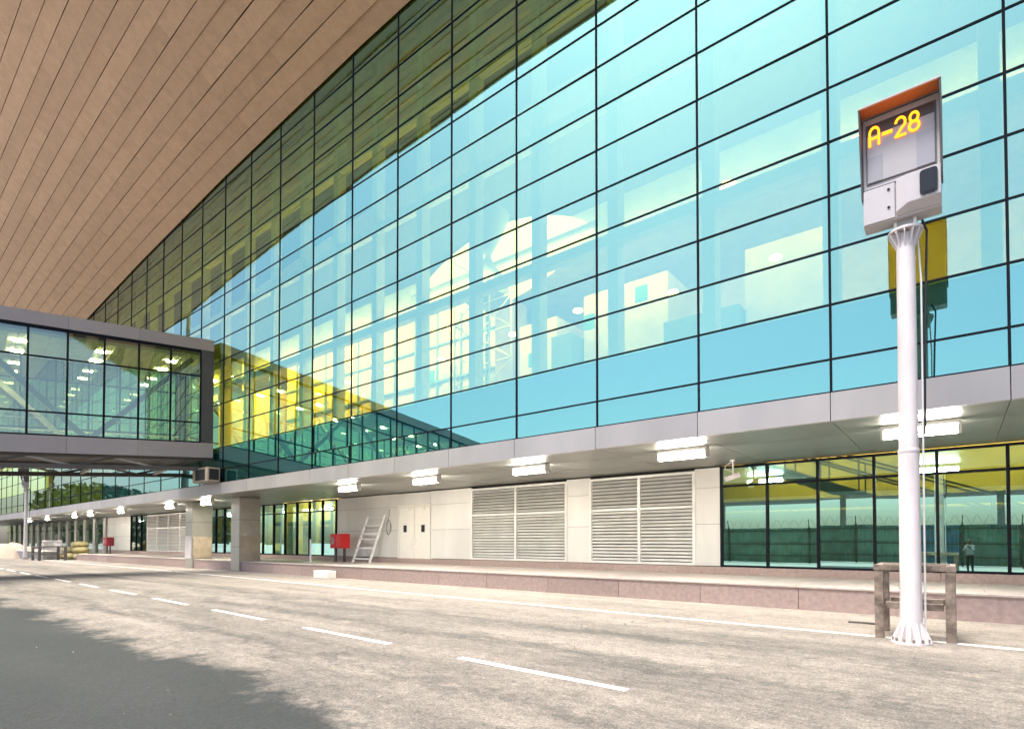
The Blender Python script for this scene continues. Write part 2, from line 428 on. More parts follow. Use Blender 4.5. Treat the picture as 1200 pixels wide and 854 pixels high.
# overhanging roof with tan soffit strips rising outwards
Y0, Z0, Y1, Z1 = 13.05, 21.06, 4.06, 26.18
slope = (Z1 - Z0) / (Y0 - Y1)
sec = [(Y0 + .35, Z0 + .0), (Y0 + .2, Z0 + .16), (Y1 - .05, Z1 + .16), (Y1 - .1, Z1 + .95), (Y0, Z1 + 2.2), (46, Z1 + 2.6), (46, Z1 - .6), (Y0 + .35, Z1 - .6)]
ss = list(range(-18, 130, 12))
rv = []; rf = []
for s in ss:
    rv += [P(s, y, z - drop(s)) for (y, z) in sec]
k = len(sec)
for i in range(len(ss) - 1):
    rf += [(i * k + j, i * k + (j + 1) % k, (i + 1) * k + (j + 1) % k, (i + 1) * k + j) for j in range(k)]
rf += [tuple(range(k)), tuple(range((len(ss) - 1) * k, len(ss) * k))]
roof = MB().poly(rv, rf).build('roof', 'roof_dark', T)
NST = 16
dy = (Y0 - Y1) / NST; L = math.hypot(dy, dy * slope)
pm = {}
cnt = 0
for i in range(len(ss) - 1):
    if cnt + NST > 300: break
    for jx in range(NST):
        cnt += 1
        off = (jx * 5 % 3) * 4.0
        s0, s1 = ss[i] + off + .003, ss[i + 1] + off - .003
        ya = Y0 - dy * jx; yb = ya - dy
        za = Z0 + slope * (Y0 - ya); zb = za + dy * slope
        a0 = P(s0, ya - .012, za - drop(s0)); a1 = P(s1, ya - .012, za - drop(s1))
        b0 = P(s0, yb + .012, zb - drop(s0)); b1 = P(s1, yb + .012, zb - drop(s1))
        th = Vector((0, -.5 * .12, .06)) * -1
        MB().poly([a0, a1, b1, b0, a0 + Vector((0, .03, .06)), a1 + Vector((0, .03, .06)), b1 + Vector((0, .03, .06)), b0 + Vector((0, .03, .06))],
                  [(0, 1, 2, 3), (4, 7, 6, 5), (0, 4, 5, 1), (1, 5, 6, 2), (2, 6, 7, 3), (3, 7, 4, 0)]).build('soffit_panel', 'soffit_tan', roof)
fs_ = MB()
for jx in range(NST):
    for i2 in range(i, len(ss) - 1):
        s0, s1 = ss[i2] + .01, ss[i2 + 1] - .01
        ya = Y0 - dy * jx; yb = ya - dy; za = Z0 + slope * (Y0 - ya); zb = za + dy * slope
        q = [P(s0, ya - .012, za - drop(s0)), P(s1, ya - .012, za - drop(s1)), P(s1, yb + .012, zb - drop(s1)), P(s0, yb + .012, zb - drop(s0))]
        fs_.poly(q + [p + Vector((0, .03, .06)) for p in q], [(0, 1, 2, 3), (4, 7, 6, 5), (0, 4, 5, 1), (1, 5, 6, 2), (2, 6, 7, 3), (3, 7, 4, 0)])
if fs_.v: fs_.build('far_soffit_panels', 'soffit_tan', roof, kind='stuff')
for i in range(len(ss) - 1):
    s0, s1 = ss[i] + .01, ss[i + 1] - .01
    MB().poly([P(s0, Y1 - .02, Z1 - .10 - drop(s0)), P(s1, Y1 - .02, Z1 - .10 - drop(s1)), P(s1, Y1 - .22, Z1 + .9 - drop(s1)), P(s0, Y1 - .22, Z1 + .9 - drop(s0)),
               P(s0, Y1 - .10, Z1 - .10 - drop(s0)), P(s1, Y1 - .10, Z1 - .10 - drop(s1)), P(s1, Y1 - .30, Z1 + .9 - drop(s1)), P(s0, Y1 - .30, Z1 + .9 - drop(s0))],
              [(0, 1, 2, 3), (4, 7, 6, 5), (0, 4, 5, 1), (1, 5, 6, 2), (2, 6, 7, 3), (3, 7, 4, 0)]).build('eave_panel', 'eave_metal', roof)

# ---------------- ground-floor wall at d = 18.5
W = 18.5
PL = .80
def plinth(a, b):
    bx('plinth_stone', 'granite', T, a, b, W - .06, W + .12, .50, PL)
s = -14.0
while s < 68: plinth(s + .005, s + 2.395); s += 2.4
MB().box(-68, 14, W + .13, W + .18, .5, PL + .02).build('plinth_backing', 'roof_dark', T)
RZ = [PL + .02, 2.2, 3.4, ZF0 - .03]
def panels(a, b, n=1):
    w_ = (b - a) / n
    for i in range(n):
        for z0, z1 in zip(RZ, RZ[1:]):
            bx('wall_panel', 'panel_beige', T, a + i * w_ + .006, a + (i + 1) * w_ - .006, W - .02, W + .03, z0 + .006, z1 - .006)
    MB().box(-b, -a, W + .04, W + .22, PL, ZF0).build('wall_core', 'dark_void', T)
def louver(a, b, ncol=2):
    fr = MB(); w_ = (b - a) / ncol; zt = ZF0 - .1; zb = PL + .03; zm = 2.80
    for i in range(ncol + 1):
        x = a + i * w_; fr.box(-x - .05, -x + .05, W - .06, W + .05, zb, zt)
    for z in (zb + .04, zm, zt - .04): fr.box(-b + .05, -a - .05, W - .05, W + .04, z - .045, z + .045)
    f = fr.build('louver_frame', 'louver_paint', T)
    key = ('slat', round(w_, 2)); me = CACHE.get(key)
    if me is None:
        bb = MB().beam((-w_ / 2 + .055, 0, 0), (w_ / 2 - .055, 0, 0), .125, .014)
        me = bpy.data.meshes.new('slat'); me.from_pydata(bb.v, [], bb.f); me.update(); me.materials.append(M['louver_paint']); CACHE[key] = me
    for i in range(ncol):
        c = a + (i + .5) * w_
        for (q0, q1) in ((zb + .1, zm - .06), (zm + .06, zt - .1)):
            nn = int((q1 - q0) / .118)
            for k in range(nn):
                z = q0 + (k + .5) * (q1 - q0) / nn
                o = setup(bpy.data.objects.new('slat', me), None, f, (-c, W, z))
                o.rotation_euler = (R(38), 0, 0)
    MB().box(-b, -a, W + .12, W + .2, zb, zt).build('louver_backing', 'planter_grey', T)
panels(6.09, 6.95)
louver(6.97, 10.98)
panels(11.0, 12.07)
louver(12.09, 17.15)
panels(17.17, 19.84)
panels(22.24, 27.55, 2)
# wall over the door
bx('wall_panel', 'panel_beige', T, 19.85, 22.23, W - .02, W + .03, 3.47, ZF0 - .05)
MB().box(-22.24, -19.84, W + .20, W + .3, .5, ZF0).build('wall_core', 'dark_void', T)
df = MB(); df.box(-22.22, -22.12, W - .05, W + .18, .56, 3.46); df.box(-19.96, -19.86, W - .05, W + .18, .56, 3.46); df.box(-22.12, -19.96, W - .05, W + .18, 3.36, 3.46)
dfo = df.build('door_frame', 'door_paint', T)
for (a, b, hs) in ((19.97, 21.03, 1), (21.05, 22.11, -1)):
    leaf = MB().box(-b, -a, W + .0, W + .05, .57, 3.35).build('door_leaf', 'door_paint', T)
    cx = (a + b) / 2 - .12 * hs
    bx('vision_frame', 'aluminium', leaf, cx - .17, cx + .17, W - .02, W - .001, 2.05, 2.50)
    bx('vision_pane', 'phone_black', leaf, cx - .12, cx + .12, W - .03, W - .021, 2.10, 2.45)
    hx = 21.04 - .13 * hs
    MB().box(-hx - .02, -hx + .02, W - .06, W - .001, 1.45, 1.75).build('handle', 'aluminium', leaf)
    MB().box(-(a + b) / 2 - .25, -(a + b) / 2 + .25, W - .07, W - .001, 3.20, 3.28).build('door_closer', 'aluminium', leaf)
# glazed bays at ground level
def glazing(a, b, step, matg='window_glass', mat_f='frame_black', zt=ZF0 - .03, inner=True):
    n = max(1, round((b - a) / step)); w_ = (b - a) / n
    fr = MB()
    for i in range(n + 1):
        x = a + i * w_; fr.box(-x - .035, -x + .035, W - .09, W + .06, PL, zt)
    for z in (PL + .03, 3.42, zt - .03): fr.box(-b, -a, W - .05, W + .04, z - .035, z + .035)
    f = fr.build('window_frame', mat_f, T)
    for i in range(n):
        for z0, z1 in ((PL + .06, 3.39), (3.45, zt - .06)):
            bx('window_pane', matg, f, a + i * w_ + .035, a + (i + 1) * w_ - .035, W - .012, W + .010, z0, z1,
               rot=(R(random.gauss(0, .08)), 0, R(random.gauss(0, .08))))
glazing(-13.56, 6.05, 1.43)
glazing(27.6, 47.0, 1.36)
louver(47.05, 51.8); louver(51.85, 56.6)
glazing(56.65, 60.6, 1.32)
panels(60.65, 67.5, 3)
# far shopfront: dark glazed with doors
n_far = 14
for i in range(n_far):
    a = 67.6 + i * 3.4
    bx('shopfront_pier', 'column_metal', T, a, a + .8, W - .15, W + .15, .18, ZF0 - .02)
    bx('shopfront_pane', 'window_glass', T, a + .82, a + 3.38, W, W + .03, .22, ZF0 - .05)
    bx('shopfront_rail', 'frame_black', T, a + .81, a + 3.39, W - .05, W - .003, 3.0, 3.1)

# columns along the kerb
for kcol in (0, 1):
    s0 = 30.9 + 6.15 * kcol
    c = MB().box(-s0 - 1.0, -s0, 14.55, 15.75, .0, ZF0).build('column', 'column_metal', T, bevel=.015)
    for z in (1.35, 2.85):
        MB().box(-s0 - 1.004, -s0 + .004, 14.546, 15.754, z - .008, z + .008).build('column_joint', 'roof_dark', c)
    if kcol < 5:
        bx('protective_board', 'wrap_board', c, s0 - .03, s0 - .006, 14.62, 15.72, .60, 1.95)
        if kcol % 2: bx('protective_sheet', 'white_paint', c, s0 + .05, s0 + .95, 14.50, 14.54, .60, 1.98)

# ---------------- interior of the upper hall
MB().box(-118, 13, 13.4, 39, 6.1, 6.53).build('hall_floor', 'interior_floor', T)
MB().box(-118, 13, 24.0, 24.3, 6.54, 13.0).build('hall_back_wall', 'interior_yellow', T)
MB().box(-118, 13, 24.05, 24.3, 13.01, 25.6).build('hall_upper_wall', 'slab_grey', T)
for c, s0 in enumerate(SN):
    if s0 < 70:
        bx('hall_column', 'interior_white', T, s0 + .0, s0 + .32, 14.3, 14.72, 6.54, 24.2)
for z in (10.3, 14.5, 18.1):
    MB().box(-70, 12, 14.35, 14.67, z, z + .32).build('hall_beam', 'interior_white', T)
for k in range(7):
    z = 19.2 + .66 * k
    MB().box(-70, 12, 15.3, 15.65, z, z + .24).build('hall_louver', 'interior_yellow', T)
MB().box(-70, 12, 18.0, 24, 12.65, 13.1).build('mezzanine', 'interior_ceiling', T)
MB().box(-70, 12, 17.95, 18.0, 12.45, 14.1).build('mezzanine_parapet', 'interior_white', T)
# rooms, counters and screens under the mezzanine
for (a, b, d, z1, mt) in ((2.8, 5.0, 17.6, 10.5, 'interior_yellow'), (7.6, 10.9, 17.9, 10.8, 'interior_yellow'), (12.0, 13.8, 17.7, 10.3, 'interior_yellow'), (15.2, 31.8, 17.8, 12.3, 'interior_yellow'),
                          (33.2, 40.6, 17.6, 11.2, 'interior_yellow'), (5.1, 7.5, 17.3, 8.8, 'stair_teal'), (11.0, 11.9, 17.2, 9.3, 'stair_teal')):
    MB().box(-b, -a, d, 20.0, 6.54, z1).build('hall_partition', mt, T)
for k in range(11):
    s0 = 15.6 + 1.5 * k
    bx('partition_post', 'stair_teal', T, s0, s0 + .09, 17.7, 17.79, 6.54, 12.2)
    if k % 4 == 1: bx('partition_opening', 'wrap_board', T, s0 + .3, s0 + 1.2, 17.74, 17.795, 6.56, 8.9 + .6 * (k % 2))
for z in (8.9, 10.6): MB().box(-31.8, -15.2, 17.68, 17.79, z, z + .09).build('partition_rail', 'stair_teal', T)
# oval backlit opening with an hourglass pillar above the parapet
oc_s, oc_z = 15.2, 13.2
MB().extr([P(oc_s + 4.8 * math.cos(t) * (1 - .25 * abs(math.sin(t))), 17.7, oc_z + 1.66 * math.sin(t)) for t in [2 * math.pi * i / 40 for i in range(40)]], (0, .08, 0)).build('oval_window', 'lit_window', T)
hp = [(.9, 1.75), (.6, 1.0), (.3, .42), (.13, .07), (.28, -.32), (.74, -.92), (.97, -1.75)]
MB().lathe(P(oc_s - .3, 17.0, oc_z), [(r, z) for r, z in reversed(hp)], 20).build('hourglass_pillar', 'slab_grey', T, smooth=True)
MB().box(-oc_s - 5.0, -oc_s + 5.0, 17.5, 17.66, oc_z - .09, oc_z + .09).build('oval_rail', 'slab_grey', T)
for (a, b) in ((33.2, 34.0), (36.4, 37.6), (41.5, 42.5)):
    bx('backlit_opening', 'lit_window', T, a, b, 17.8, 17.9, 11.8, 13.6)
# scaffold tower standing in the hall
tw = MB()
for s_ in (13.6, 15.4):
    for d_ in (15.6, 16.9): tw.tube(P(s_, d_, 6.54), P(s_, d_, 11.6), .035, n=6)
for k in range(4):
    z = 7.6 + 1.25 * k
    for d_ in (15.6, 16.9): tw.tube(P(13.6, d_, z), P(15.4, d_, z), .03, n=6); tw.tube(P(13.6 if k % 2 else 15.4, d_, z), P(15.4 if k % 2 else 13.6, d_, z + 1.2), .025, n=6)
    for s_ in (13.6, 15.4): tw.tube(P(s_, 15.6, z), P(s_, 16.9, z), .03, n=6)
tw.build('scaffold', 'scaffold_steel', T)
# lamps (the light comes from these)
def area(name, loc, sx, sy, power, c=(1, .78, .34), rot=(0, 0, 0), parent=None):
    ld = bpy.data.lights.new(name, 'AREA'); ld.shape = 'RECTANGLE'; ld.size = sx; ld.size_y = sy; ld.energy = power; ld.color = c
    o = bpy.data.objects.new(name, ld); o.rotation_euler = rot
    return setup(o, None, parent, loc)
for k in range(18):
    s0 = -4.6 + 3.3 * k
    MB().lathe(P(s0, 16.9 + (k * 1.7) % 1.0, 12.3), [(.0, .0), (.24, .0), (.21, .07), (.0, .09)], 14).build('hall_downlight', 'lamp_warm', T)
    MB().lathe(P(s0 + 1.2 + (k * .9) % 1.1, 16.0 + (k * 2.3) % 1.0, 9.5), [(.0, .0), (.17, .0), (.15, .06), (.0, .08)], 12).build('hall_downlight', 'lamp_warm', T)
for k in range(6):
    area('hall_light', P(0 + 8.3 * k, 15.6, 12.0), 6.9, .5, 310 if k in (2, 3, 4) else 120, rot=(R(55), 0, 0), parent=T)
for k in range(5):
    area('upper_hall_light', P(4 + 11 * k, 18.0, 23.5), 8, .5, 110, rot=(R(65), 0, 0), parent=T)
for k, (s0, d0, z0) in enumerate(((8.2, 17.1, 9.9), (10.1, 16.9, 9.35), (12.7, 17.1, 8.6), (18.4, 17.1, 9.0))):
    MB().extr([P(s0 + .3 * math.cos(t) * (1 if i % 2 else .7), d0, z0 + .36 * math.sin(t) * (1 if i % 2 else .75)) for i, t in enumerate([2 * math.pi * i / 8 for i in range(8)])], (0, .06, 0)).build('blue_sign', 'blue_banner', T)

# ---------------- interior of the ground floor with a stair behind the glass
MB().box(-47, 14, 18.7, 27, .5, .78).build('lobby_floor', 'interior_floor', T)
MB().box(-47, 14, 26.2, 26.5, .78, 5.9).build('lobby_back_wall', 'interior_yellow', T)
MB().box(-27.5, -6.2, 18.75, 19.0, .78, 5.9).build('lobby_partition', 'dark_void', T)
MB().box(-128, -47.2, 21.0, 21.3, .2, 5.9).build('shop_back_wall', 'stair_teal', T)
MB().box(-47, 14, 21.5, 26, 3.0, 3.1).build('lobby_landing', 'stair_teal', T)
st = MB().extr([P(5.6, 19.5, 4.15), P(-2.6, 19.5, .8), P(-3.4, 19.5, .8), P(5.6, 19.5, 4.5)], (0, .12, 0)); st.extr([P(5.6, 21.0, 4.15), P(-2.6, 21.0, .8), P(-3.4, 21.0, .8), P(5.6, 21.0, 4.5)], (0, .12, 0))
sto = st.build('stair_stringer', 'stair_teal', T)
for k in range(18):
    sx = 5.4 - k * .48; zz = 4.25 - k * .195
    bx('stair_step', 'stair_teal', sto, sx - .25, sx + .25, 19.63, 20.99, zz - .12, zz)
for d in (19.55, 21.05):
    rl = MB()
    for off in (1.0, .6): rl.tube(P(5.5, d, 4.4 + off), P(-3.2, d, .9 + off), .03)
    for k in range(9): x = 5.4 - k * 1.02; zz = 4.35 - k * .41; rl.tube(P(x, d, zz), P(x, d, zz + 1.0), .022)
    rl.build('stair_rail', 'truss_steel', sto)
for k in range(3): area('lobby_light', P(5 - 6 * k, 23.0, 5.75), 4, 1, 110, c=(1, .85, .42), rot=(R(60), 0, 0), parent=T)
for k in range(3): area('stair_hall_light', P(30 + 6 * k, 23.0, 5.75), 4, 1, 240, c=(1, .85, .42), rot=(R(60), 0, 0), parent=T)
for k in range(10):
    s0 = 28.5 + 2.0 * k
    bx('lobby_post', 'interior_yellow', T, s0, s0 + .35, 20.2, 20.5, .79, 5.85)
for k in range(10): MB().box(-36.5, -31.5, 20.8, 20.86, .95 + .14 * k, 1.0 + .14 * k).build('lobby_rail', 'stair_teal', T)
for k in range(3): bx('lobby_tube_lamp', 'tube_white', T, 29 + 2.6 * k, 30.6 + 2.6 * k, 20.9, 21.05, 3.75, 3.85)
MB().box(-47, 14, 18.8, 39, 5.92, 6.0).build('lobby_ceiling', 'interior_ceiling', T)

# ------------------------------------------------------------------ boarding bridges
def bridge(name, s0, d0, dirx, diry, length, ztop, zbot, step, width, grade, label, rows, detail=True, glassm='bridge_glass'):
    t = thing(name, (-s0, d0, 0), label, 'footbridge')
    dv = Vector((dirx, diry, 0)).normalized(); nv = Vector((diry, -dirx, 0)).normalized()
    if nv.x < 0: nv = -nv                                 # nv points to the camera side (+x)
    o = Vector((-s0, d0, 0))
    def Q(tt, off, z): return o + dv * tt - nv * off + Vector((0, 0, z - grade * tt))
    def seg(nm, mat, t0, t1, off0, off1, z0, z1, par=t):
        pts = [Q(t0, off0, z0), Q(t1, off0, z0), Q(t1, off1, z0), Q(t0, off1, z0), Q(t0, off0, z1), Q(t1, off0, z1), Q(t1, off1, z1), Q(t0, off1, z1)]
        return MB().poly(pts, [(0, 3, 2, 1), (4, 5, 6, 7), (0, 1, 5, 4), (1, 2, 6, 5), (2, 3, 7, 6), (3, 0, 4, 7)]).build(nm, mat, par)
    n = int((length - .62) / step)
    zg1, zg0 = ztop - .72, zbot + .80
    seg('roof', 'bridge_metal', 0, length, .06, width - .06, ztop - .28, ztop - .02)
    seg('ceiling', 'interior_white', 0.05, length, .3, width - .3, ztop - .95, ztop - .80)
    seg('floor_deck', 'slab_grey', 0, length, .06, width - .06, zbot + .25, zbot + .55)
    seg('underside', 'truss_steel', 0, length, .1, width - .1, zbot + .02, zbot + .1)
    for off0, off1 in ((0, .06), (width - .06, width)):
        for k in range(0, n, 2):
            a = .62 + k * step if k else 0; b = min(length, .62 + (k + 2) * step) - .012
            seg('top_panel', 'bridge_metal', a, b, off0, off1, zg1 + .14, ztop)
            seg('bottom_panel', 'bridge_metal', a, b, off0, off1, zbot, zg0 - .04)
        seg('top_rail', 'frame_black', .6, length, off0 + .01, off1 + .02, zg1, zg1 + .135)
        seg('sill_rail', 'frame_black', .6, length, off0 + .01, off1 + .02, zg0 - .035, zg0 + .03)
        seg('end_panel', 'end_dark', 0, .59, off0, off1, zg0 - .03, zg1 + .13)
        for k in range(n + 1):
            a = .62 + k * step
            seg('mullion', 'frame_black', a - .04, a + .04, off0 - .01, off1 + .03, zg0 + .03, zg1)
        H = zg1 - zg0; hh = [0] + rows + [1]
        for q in rows:
            seg('transom', 'frame_black', .62, .62 + n * step, off0 + .005, off1 + .02, zg0 + H * q - .035, zg0 + H * q + .035)
        for k in range(n):
            for q0, q1 in zip(hh, hh[1:]):
                a = .62 + k * step
                seg('pane', glassm, a + .04, a + step - .04, off0 + .025, off0 + .045, zg0 + H * q0 + .03, zg0 + H * q1 - .03)
    # truss under the deck
    for off in (.35, width - .35):
        MB().beam(Q(0, off, zbot - .55), Q(length, off, zbot - .55), .22, .2).build('bottom_chord', 'truss_steel', t)
        MB().beam(Q(0, off, zbot - .06), Q(length, off, zbot - .06), .2, .12).build('top_chord', 'truss_steel', t)
        k = 0; tt = 1.0
        while tt + 1.6 < length:
            a, b = (zbot - .5, zbot - .1) if k % 2 else (zbot - .1, zbot - .5)
            MB().beam(Q(tt, off, a), Q(tt + 1.6, off, b), .12, .1).build('truss_diagonal', 'truss_light' if k % 2 else 'truss_steel', t)
            tt += 1.6; k += 1
    tt = 1.8
    while tt < length:
        MB().beam(Q(tt, .35, zbot - .5), Q(tt, width - .35, zbot - .5), .14, .12).build('cross_beam', 'truss_light', t)
        tt += 3.2
    if detail:
        k = 0; tt = .9
        while tt + 4.4 < length:          # leaning inside braces
            for off in (.5, width - .5):
                a, b = (zg1 - .3, zg0) if k % 2 == 0 else (zg0, zg1 - .3)
                MB().beam(Q(tt, off, a), Q(tt + 4.2, off, b), .2, .24).build('brace', 'planter_grey', t)
            tt += 4.4; k += 1
        for k in range(int(length / 3.0)):
            a = 1.4 + 3.0 * k
            for off in (1.5, 3.4): 
                seg('ceiling_lamp', 'bridge_lamp', a, a + .4, off, off + .16, ztop - 1.02, ztop - .96)
        for k in range(int(length / .35)):
            seg('ceiling_rib', 'interior_white', .3 + .35 * k, .36 + .35 * k, .35, width - .35, ztop - 1.0, ztop - .952) if k < 60 else None
        for off in (.55, width - .55):
            rl = MB(); 
            for z in (1.6, 1.1): rl.beam(Q(.6, off, zbot + z), Q(length - .2, off, zbot + z), .04, .04)
            rl.build('handrail', 'aluminium', t)
    # portal pier beyond the road
    tp = length * .62
    for off in (.6, width - .6):
        q = Q(tp, off, zbot - .6)
        MB().tube((q.x, q.y, 0), (q.x, q.y, q.z), .4, .4, 20).build('pier', 'concrete', t, smooth=True)
    return t
bridge('boarding_bridge', 30.5, 12.95, -.1209, -.9926, 27.0, 12.21, 6.02, 1.356, 4.7, .072,
       'tall glazed boarding bridge meeting the terminal above the road at left', [.215, .735])
# ------------------------------------------------------------------ stand display (docking guidance) and guard frames
FONT = {'A': ['00100', '01010', '10001', '10001', '11111', '10001', '10001'], '-': ['00000', '00000', '00000', '11111', '00000', '00000', '00000'],
        '2': ['01110', '10001', '00001', '00110', '01000', '10000', '11111'], '8': ['01110', '10001', '10001', '01110', '10001', '10001', '01110']}
def display(s, d, label, text=True):
    t = thing('stand_display', (-s, d, 0), label, 'display sign', 'stand number displays on poles')
    zt = 6.58
    pole = MB().lathe((-s, d, 0), [(.15, .02), (.15, .5), (.145, .9), (.140, 3.0), (.140, 3.05), (.132, 3.06), (.126, zt - .02)], 32).build('pole', 'white_paint', t, smooth=True)
    MB().lathe((-s, d, 0), [(.27, .0), (.27, .03)], 28).build('base_flange', 'white_paint', pole)
    MB().lathe((-s, d, 3.02), [(.142, 0), (.147, .02), (.147, .05), (.140, .07)], 32).build('pole_collar', 'white_paint', pole, smooth=True)
    MB().lathe((-s, d, zt), [(.235, .0), (.235, .035)], 28).build('top_flange', 'white_paint', pole)
    for k in range(12):
        a = 2 * math.pi * k / 12; c, q = math.cos(a), math.sin(a)
        r_ = Vector((c, q, 0)); n_ = Vector((-q, c, 0)) * .009; b0 = Vector((-s, d, 0))
        MB().extr([b0 + r_ * .14 - n_ + Vector((0, 0, .036)), b0 + r_ * .26 - n_ + Vector((0, 0, .036)), b0 + r_ * .25 - n_ + Vector((0, 0, .09)), b0 + r_ * .14 - n_ + Vector((0, 0, .36))], n_ * 2).build('base_fin', 'white_paint', pole)
        MB().extr([b0 + r_ * .12 - n_ + Vector((0, 0, zt - .27)), b0 + r_ * .225 - n_ + Vector((0, 0, zt - .04)), b0 + r_ * .225 - n_ + Vector((0, 0, zt - .002)), b0 + r_ * .12 - n_ + Vector((0, 0, zt - .002))], n_ * 2).build('top_fin', 'white_paint', pole)
        MB().tube(b0 + r_ * .235 + n_ * 5 + Vector((0, 0, .036)), b0 + r_ * .235 + n_ * 5 + Vector((0, 0, .085)), .018, n=6).build('anchor_bolt', 'steel_worn', pole)
    sl, sr = s + .55, s - .47         # left and right side of the cabinet
    f0, f1 = d - .20, d + .11          # front and back
    zb, zm, ztop = 6.77, 7.38, 8.56
    cabx = MB().box(-sl, -sr, f0, f1, zb, ztop - .02).build('cabinet', 'cabinet_grey', t, bevel=.012)
    for k in (-.12, .12): MB().tube((-s + k, d - .05, zt + .04), (-s + k, d - .05, zb + .02), .035).build('mount_bolt', 'aluminium', cabx)
    MB().box(-s - .1, -s + .1, d - .1, d + .08, zt + .04, zb + .005).build('mount_block', 'truss_light', cabx)
    # lower service cover and seam
    MB().box(-sl + .01, -s - .12, f0 - .03, f0 - .002, zb + .02, zm - .03).build('service_cover', 'cabinet_grey', cabx)
    for z in (zb + .2, zm - .12): MB().tube((-s - .2, f0 - .045, z), (-s - .2, f0 - .028, z), .02, n=8).build('cover_lock', 'phone_black', cabx)
    MB().box(-sl + .005, -sr - .005, f0 - .012, f0 - .004, zm - .026, zm - .008).build('cover_seam', 'phone_black', cabx)
    # sensor housing at the lower right
    x0, x1 = -s - .10, -sr + .0
    sen = MB().extr([(x0, f0 - .03, zb + .10), (x0 + .16, f0 - .22, zb + .13), (x1, f0 - .22, zb + .13), (x1, f0 - .03, zb + .05)], (0, 0, .0)) if False else MB()
    sen.poly([(x0, f0 - .002, zb + .02), (x1, f0 - .002, zb + .02), (x1, f0 - .16, zb + .12), (x0 + .16, f0 - .16, zb + .12), (x0, f0 - .08, zb + .06),
              (x0, f0 - .002, zm + .0), (x1, f0 - .002, zm + .0), (x1, f0 - .16, zm - .04), (x0 + .16, f0 - .16, zm - .04), (x0, f0 - .08, zm - .02)],
             [(0, 1, 2, 3, 4), (9, 8, 7, 6, 5), (0, 4, 9, 5), (4, 3, 8, 9), (3, 2, 7, 8), (2, 1, 6, 7), (1, 0, 5, 6)])
    so = sen.build('sensor_housing', 'cabinet_grey', cabx, bevel=.008)
    def rrect(xa, xb, za, zc, y, r):
        pts = []
        for (cx, cz, a0) in ((xb - r, zc - r, 0), (xa + r, zc - r, 90), (xa + r, za + r, 180), (xb - r, za + r, 270)):
            for i in range(5): a = R(a0 + i * 22.5); pts.append((cx + r * math.cos(a), y, cz + r * math.sin(a)))
        return pts
    MB().extr(rrect(x1 - .26, x1 - .04, zb + .16, zm - .07, f0 - .185, .05), (0, .022, 0)).build('sensor_window_frame', 'phone_black', cabx)
    MB().extr(rrect(x1 - .235, x1 - .065, zb + .185, zm - .095, f0 - .192, .04), (0, .006, 0)).build('sensor_window', 'phone_black', cabx)
    # LED panel
    xa, xb = -sl + .07, -sr - .07
    MB().box(xa - .02, xb + .02, f0 - .016, f0 - .003, zm + .06, ztop - .13).build('screen_frame', 'hood_dark', cabx)
    scr = MB().box(xa, xb, f0 - .024, f0 - .017, zm + .08, ztop - .15).build('screen', 'screen_light', cabx)
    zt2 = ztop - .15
    MB().box(xa + .003, xb - .003, f0 - .030, f0 - .0245, zt2 - .17, zt2 - .003).build('hood_shade_band', 'screen_shaded', cabx)  # shading under the hood, painted as a dark brown strip
    MB().box(xa + .003, xa + .20, f0 - .030, f0 - .0245, zm + .083, zm + .50).build('side_block', 'screen_grey', cabx)
    MB().box(xb - .23, xb - .003, f0 - .030, f0 - .0245, zm + .083, zm + .62).build('side_block', 'screen_grey', cabx)
    # hood: top and two cheeks
    MB().extr([(-sl - .02, f0 - .34, ztop - .02), (-sl - .02, f1, ztop + .03), (-sl - .02, f1, ztop + .055), (-sl - .02, f0 - .34, ztop + .005)], (sl - sr + .04, 0, 0)).build('hood', 'cabinet_grey', cabx)
    MB().extr([(-sl + .0, f0 - .335, ztop - .034), (-sl + .0, f0 - .02, ztop - .003), (-sl + .0, f0 - .02, ztop + .004), (-sl + .0, f0 - .335, ztop - .024)], (sl - sr - .02, 0, 0)).build('hood_glow_sheet', 'hood_led_glow', cabx)  # added sheet, coloured as if the LEDs lit it orange
    for x in (-sl - .022, -sr):
        MB().extr([(x, f0 - .33, ztop - .03), (x, f1 - .05, ztop - .01), (x, f1 - .05, zm - .15), (x, f0 - .02, zm - .15)], (.022, 0, 0)).build('hood_cheek', 'hood_dark', cabx)
    if text:
        x = xa + .035; hh, ww = .29, .125; z0 = zt2 - .06 - hh
        arc = lambda cx, cz, rx, rz, a0, a1, k=9: [(cx + rx * math.cos(R(a0 + (a1 - a0) * i / k)), cz + rz * math.sin(R(a0 + (a1 - a0) * i / k))) for i in range(k + 1)]
        STROKES = {'A': [[(0, 0), (0, .68)] + arc(.5, .68, .5, .32, 180, 0) + [(1, .68), (1, 0)], [(0, .40), (1, .40)]],
                   '-': [[(.05, .47), (.95, .47)], [(.05, .42), (.95, .42)]],
                   '2': [arc(.5, .70, .5, .30, 165, -30) + [(.55, .36), (0, .0), (1, 0)]],
                   '8': [arc(.5, .75, .42, .25, 90, 450, 14), arc(.5, .26, .5, .26, 90, 450, 14)]}
        for ch in 'A-28':
            b = MB()
            for line in STROKES[ch]:
                for (p0, p1) in zip(line, line[1:]):
                    q0 = Vector((x + p0[0] * ww, f0 - .040, z0 + p0[1] * hh)); q1 = Vector((x + p1[0] * ww, f0 - .040, z0 + p1[1] * hh))
                    e = (q1 - q0).normalized() * .011
                    b.beam(q0 - e, q1 + e,   .016, .030, up=(0, 0, 1) if abs(e.z) < abs(e.x) else (1, 0, 0))
            b.build('led_character', 'led_amber', cabx)
            x += .176
